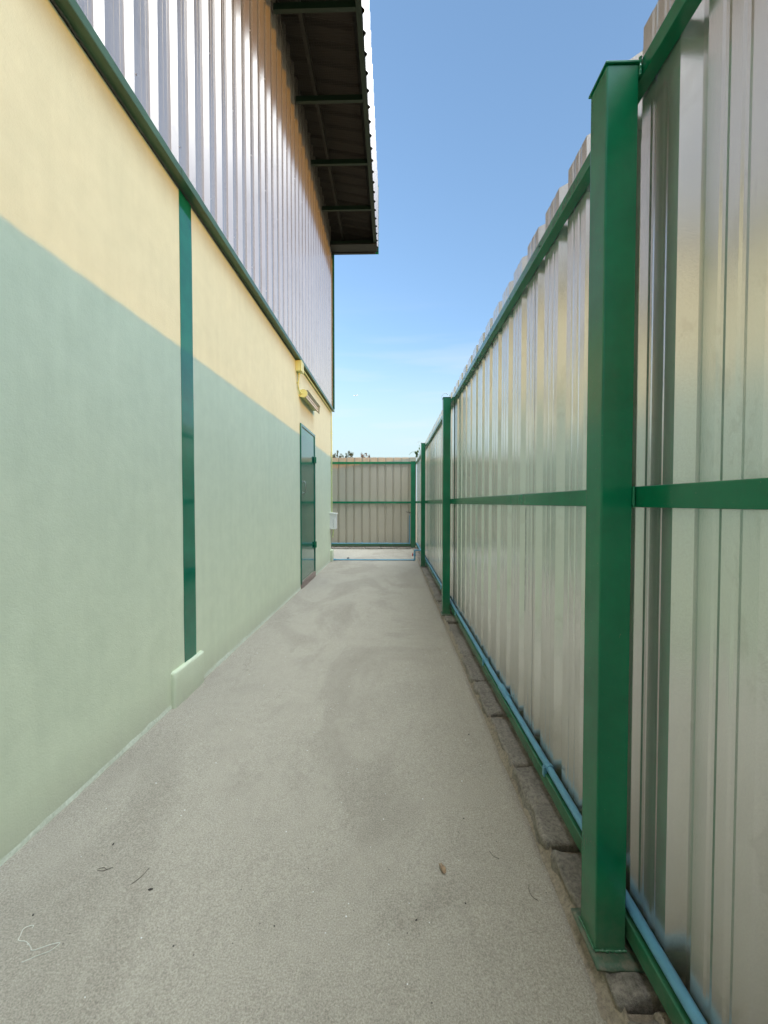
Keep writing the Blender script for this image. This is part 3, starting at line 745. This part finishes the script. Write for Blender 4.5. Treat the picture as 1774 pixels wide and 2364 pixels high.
shrub(-1.60, 13.9, 3, 'taller shrub with spiky tips over the middle of the end fence', [(-.02, 3.11), (.07, 3.02), (.14, 3.04), (-.1, 3.0), (-.2, 2.93)], M['foliage'], 2)
shrub(-1.05, 13.7, 3, 'rust-tinged shrub tips over the end fence right of the spiky shrub', [(-.06, 2.98), (.10, 2.97), (.02, 2.92), (.2, 2.94)], M['foliage_rust'], 3)
# vine on the fence top
vt = thing('vine', 'green climbing vine sprig poking over the right fence beyond the third post', 'vine', (.70, 9.5, 0))
rng = random.Random(4)
mb = MB(); mb.tube(polyline([(.75, 9.5, -.06), (.73, 9.5, 1.2), (.72, 9.48, 2.4), (.64, 9.46, 2.53), (.575, 9.5, 2.47), (.50, 9.5, 2.50), (.43, 9.5, 2.47), (.40, 9.5, 2.42)], 5), .004, 6)
mb.tube(polyline([(.64, 9.46, 2.53), (.63, 9.5, 2.60), (.66, 9.5, 2.64), (.63, 9.5, 2.66)], 4), .003, 6); mb.build('stem', M['vine'], vt)
mb = MB()
for c, s in (((.575, 9.5, 2.46), .052), ((.60, 9.48, 2.50), .04), ((.585, 9.5, 2.40), .045), ((.64, 9.5, 2.58), .028), ((.545, 9.5, 2.49), .03)):
    for k in range(5):
        u = Vector((rng.gauss(0, 1), rng.gauss(0, .5), rng.gauss(0, 1))).normalized(); w = u.cross(Vector((rng.gauss(0, .4), 1, rng.gauss(0, .4)))).normalized(); p = Vector(c) + u * s * .3
        mb.add([p - u * s, p - w * s * .5, p + u * s * .9, p + w * s * .5, p + Vector((0, .006, 0))], [(0, 1, 4), (1, 2, 4), (2, 3, 4), (3, 0, 4)])
mb.build('leaves', M['vine'], vt)
for xx, yy, zz, lb in ((.60, 4.35, 2.47, 'thin pale tendril curling above the second post of the right fence'), (.54, 7.6, 2.45, 'thin pale tendril curling above the third post of the right fence')):
    o = MB().tube(polyline([(.70, yy, zz - .09), (xx + .01, yy, zz - .01), (xx - .03, yy, zz + .0), (xx - .055, yy, zz - .03), (xx - .06, yy, zz - .05)], 6), .0022, 6).build('tendril', M['thread'])
    o['label'] = lb; o['category'] = 'tendril'

# ------------------------------------------------------------------ distant aeroplane
A = Vector((-292, 3000, 832))
ap = thing('aeroplane', 'tiny white aeroplane far off in the pale sky above the end fence', 'aeroplane', A)
def AT(x, y, z): return (A.x + x, A.y + y, A.z + z)
mb = MB(); mb.tube([AT(-20, 4, 0), AT(-17, 3.4, .3), AT(-10, 2, .3), AT(10, -2, .3), AT(17, -3.4, .8), AT(21, -4.2, 1.4)], 2, 12, radii=[.3, 1.6, 2.1, 2.1, 1.2, .3]); mb.build('fuselage', M['plane'], ap)
for sgn in (1, -1):
    mb = MB(); q = [(-4, 1, -.3), (3, -.6, -.3), (8, 17 * sgn, 1.2), (5.5, 17 * sgn, 1.2)]
    mb.add([AT(*a) for a in q] + [AT(a[0], a[1], a[2] + .5) for a in q], [(0, 1, 2, 3), (4, 5, 6, 7), (0, 1, 5, 4), (1, 2, 6, 5), (2, 3, 7, 6), (3, 0, 4, 7)]); mb.build('wing', M['plane'], ap)
mb = MB(); q = [(14, 0, 2), (19, 0, 2), (21, 0, 7), (19, 0, 7)]
mb.add([AT(a[0], a[1] - 3.3, a[2]) for a in q] + [AT(a[0], a[1] - 3.8, a[2]) for a in q], [(0, 1, 2, 3), (4, 5, 6, 7), (0, 1, 5, 4), (1, 2, 6, 5), (2, 3, 7, 6), (3, 0, 4, 7)]); mb.build('tail_fin', M['plane'], ap)

# ------------------------------------------------------------------ light and sky
SKYT = (.79, .91, 1.10, 1)
FILL_CLOUD = (17.8, 19.2, 20.2, 1)
AZ = math.radians(48)      # sun is behind the camera, to the right
EL = math.radians(5.6)
to_sun = Vector((math.sin(AZ) * math.cos(EL), -math.cos(AZ) * math.cos(EL), math.sin(EL)))
sl = bpy.data.lights.new('sun', 'SUN'); sl.energy = 2.0; sl.angle = math.radians(.53); sl.color = (.315, .125, .0)
so = bpy.data.objects.new('sun', sl); C.objects.link(so); so.rotation_euler = to_sun.to_track_quat('Z', 'Y').to_euler()
w = bpy.data.worlds.new('World'); scene.world = w; w.use_nodes = True
nt = w.node_tree; bg = nt.nodes['Background']
sky = nt.nodes.new('ShaderNodeTexSky'); sky.sky_type = 'NISHITA'; sky.sun_disc = False
sky.sun_elevation = EL; sky.sun_rotation = math.atan2(to_sun.x, to_sun.y)
sky.altitude = 0; sky.air_density = 1.0; sky.dust_density = .4; sky.ozone_density = 2.0
def L(a, b_): nt.links.new(a, b_)
def node(t, **k):
    n = nt.nodes.new(t)
    for q, v in k.items(): setattr(n, q, v)
    return n
gm = node('ShaderNodeGamma'); gm.inputs['Gamma'].default_value = .70; L(sky.outputs['Color'], gm.inputs['Color'])
tn = node('ShaderNodeMix', data_type='RGBA', blend_type='MULTIPLY'); tn.inputs[0].default_value = 1
L(gm.outputs['Color'], tn.inputs[6]); tn.inputs[7].default_value = SKYT
tc = node('ShaderNodeTexCoord')
# faint streaks low in the sky ahead
mp = node('ShaderNodeMapping'); mp.inputs['Scale'].default_value = (1.3, 1.3, 12); L(tc.outputs['Generated'], mp.inputs['Vector'])
cn = node('ShaderNodeTexNoise'); cn.inputs['Scale'].default_value = 2.2; cn.inputs['Detail'].default_value = 5; L(mp.outputs[0], cn.inputs['Vector'])
cr = node('ShaderNodeValToRGB'); e = cr.color_ramp.elements; e[0].position = .48; e[0].color = (0, 0, 0, 1); e[1].position = .8; e[1].color = (.42, .42, .42, 1)
L(cn.outputs['Fac'], cr.inputs['Fac'])
sx = node('ShaderNodeSeparateXYZ'); L(tc.outputs['Generated'], sx.inputs[0])
lo = node('ShaderNodeMapRange', interpolation_type='SMOOTHSTEP'); lo.inputs[1].default_value = .50; lo.inputs[2].default_value = .25; L(sx.outputs['Z'], lo.inputs[0])
lm = node('ShaderNodeMath', operation='MULTIPLY'); L(lo.outputs[0], lm.inputs[0]); L(cr.outputs['Color'], lm.inputs[1])
m1 = node('ShaderNodeMix', data_type='RGBA'); L(lm.outputs[0], m1.inputs[0]); hz = node('ShaderNodeMapRange', interpolation_type='SMOOTHSTEP'); hz.inputs[1].default_value = .42; hz.inputs[2].default_value = .06; hz.inputs[4].default_value = 1.0; L(sx.outputs['Z'], hz.inputs[0])
m0 = node('ShaderNodeMix', data_type='RGBA'); L(hz.outputs[0], m0.inputs[0]); L(tn.outputs[2], m0.inputs[6]); m0.inputs[7].default_value = (1.20, 1.52, 1.58, 1)
L(m0.outputs[2], m1.inputs[6]); m1.inputs[7].default_value = (1.55, 1.62, 1.62, 1)
# added bright cloud zone overhead, out of view, to fill the alley with light
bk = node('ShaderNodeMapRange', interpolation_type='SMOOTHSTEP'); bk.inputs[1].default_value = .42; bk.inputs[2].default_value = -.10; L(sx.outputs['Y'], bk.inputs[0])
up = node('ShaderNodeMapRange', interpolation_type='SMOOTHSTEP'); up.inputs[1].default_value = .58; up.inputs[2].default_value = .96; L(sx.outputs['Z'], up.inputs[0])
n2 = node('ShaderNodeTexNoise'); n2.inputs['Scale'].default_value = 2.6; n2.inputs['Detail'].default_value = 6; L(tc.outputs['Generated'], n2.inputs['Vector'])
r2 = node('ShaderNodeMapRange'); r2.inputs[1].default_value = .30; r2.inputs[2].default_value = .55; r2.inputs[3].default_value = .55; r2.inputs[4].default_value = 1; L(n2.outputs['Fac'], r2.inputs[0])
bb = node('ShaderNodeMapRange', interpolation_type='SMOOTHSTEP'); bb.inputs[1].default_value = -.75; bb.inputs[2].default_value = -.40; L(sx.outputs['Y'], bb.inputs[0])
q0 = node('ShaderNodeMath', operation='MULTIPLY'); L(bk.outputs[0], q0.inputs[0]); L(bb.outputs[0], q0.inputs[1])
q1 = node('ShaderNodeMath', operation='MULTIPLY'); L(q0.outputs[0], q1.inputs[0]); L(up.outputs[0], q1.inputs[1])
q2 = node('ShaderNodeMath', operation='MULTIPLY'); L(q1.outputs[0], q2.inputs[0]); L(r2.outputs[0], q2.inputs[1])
m2 = node('ShaderNodeMix', data_type='RGBA'); L(q2.outputs[0], m2.inputs[0]); L(m1.outputs[2], m2.inputs[6]); m2.inputs[7].default_value = FILL_CLOUD
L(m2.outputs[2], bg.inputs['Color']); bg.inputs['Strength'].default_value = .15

# ------------------------------------------------------------------ camera
F, VU, VV, CU, CV = 890., 908., 1160.6, 887., 1182.
fy = Vector(((VU - CU) / F, (CV - VV) / F, 1)).normalized()
sp = fy.x; cp = math.sqrt(1 - sp * sp); Rv = Vector((cp, sp, 0)); H = Vector((-sp, cp, 0)); t = math.atan2(fy.y, fy.z)
Fw = H * math.cos(t) + Vector((0, 0, -1)) * math.sin(t); U = Rv.cross(Fw)
cam = bpy.data.cameras.new('camera'); co = bpy.data.objects.new('camera', cam); C.objects.link(co)
m = Matrix((Rv, U, -Fw)).transposed().to_4x4(); m.translation = (0, 0, 1.25); co.matrix_world = m
cam.sensor_fit = 'HORIZONTAL'; cam.sensor_width = 36; cam.lens = 36 * F / 1774; cam.clip_start = .02; cam.clip_end = 12000
scene.camera = co
scene.view_settings.view_transform = 'Standard'; scene.view_settings.look = 'None'
scene.view_settings.exposure = 2.0; scene.view_settings.gamma = 1
scene.cycles.max_bounces = 10; scene.cycles.diffuse_bounces = 6; scene.cycles.glossy_bounces = 5
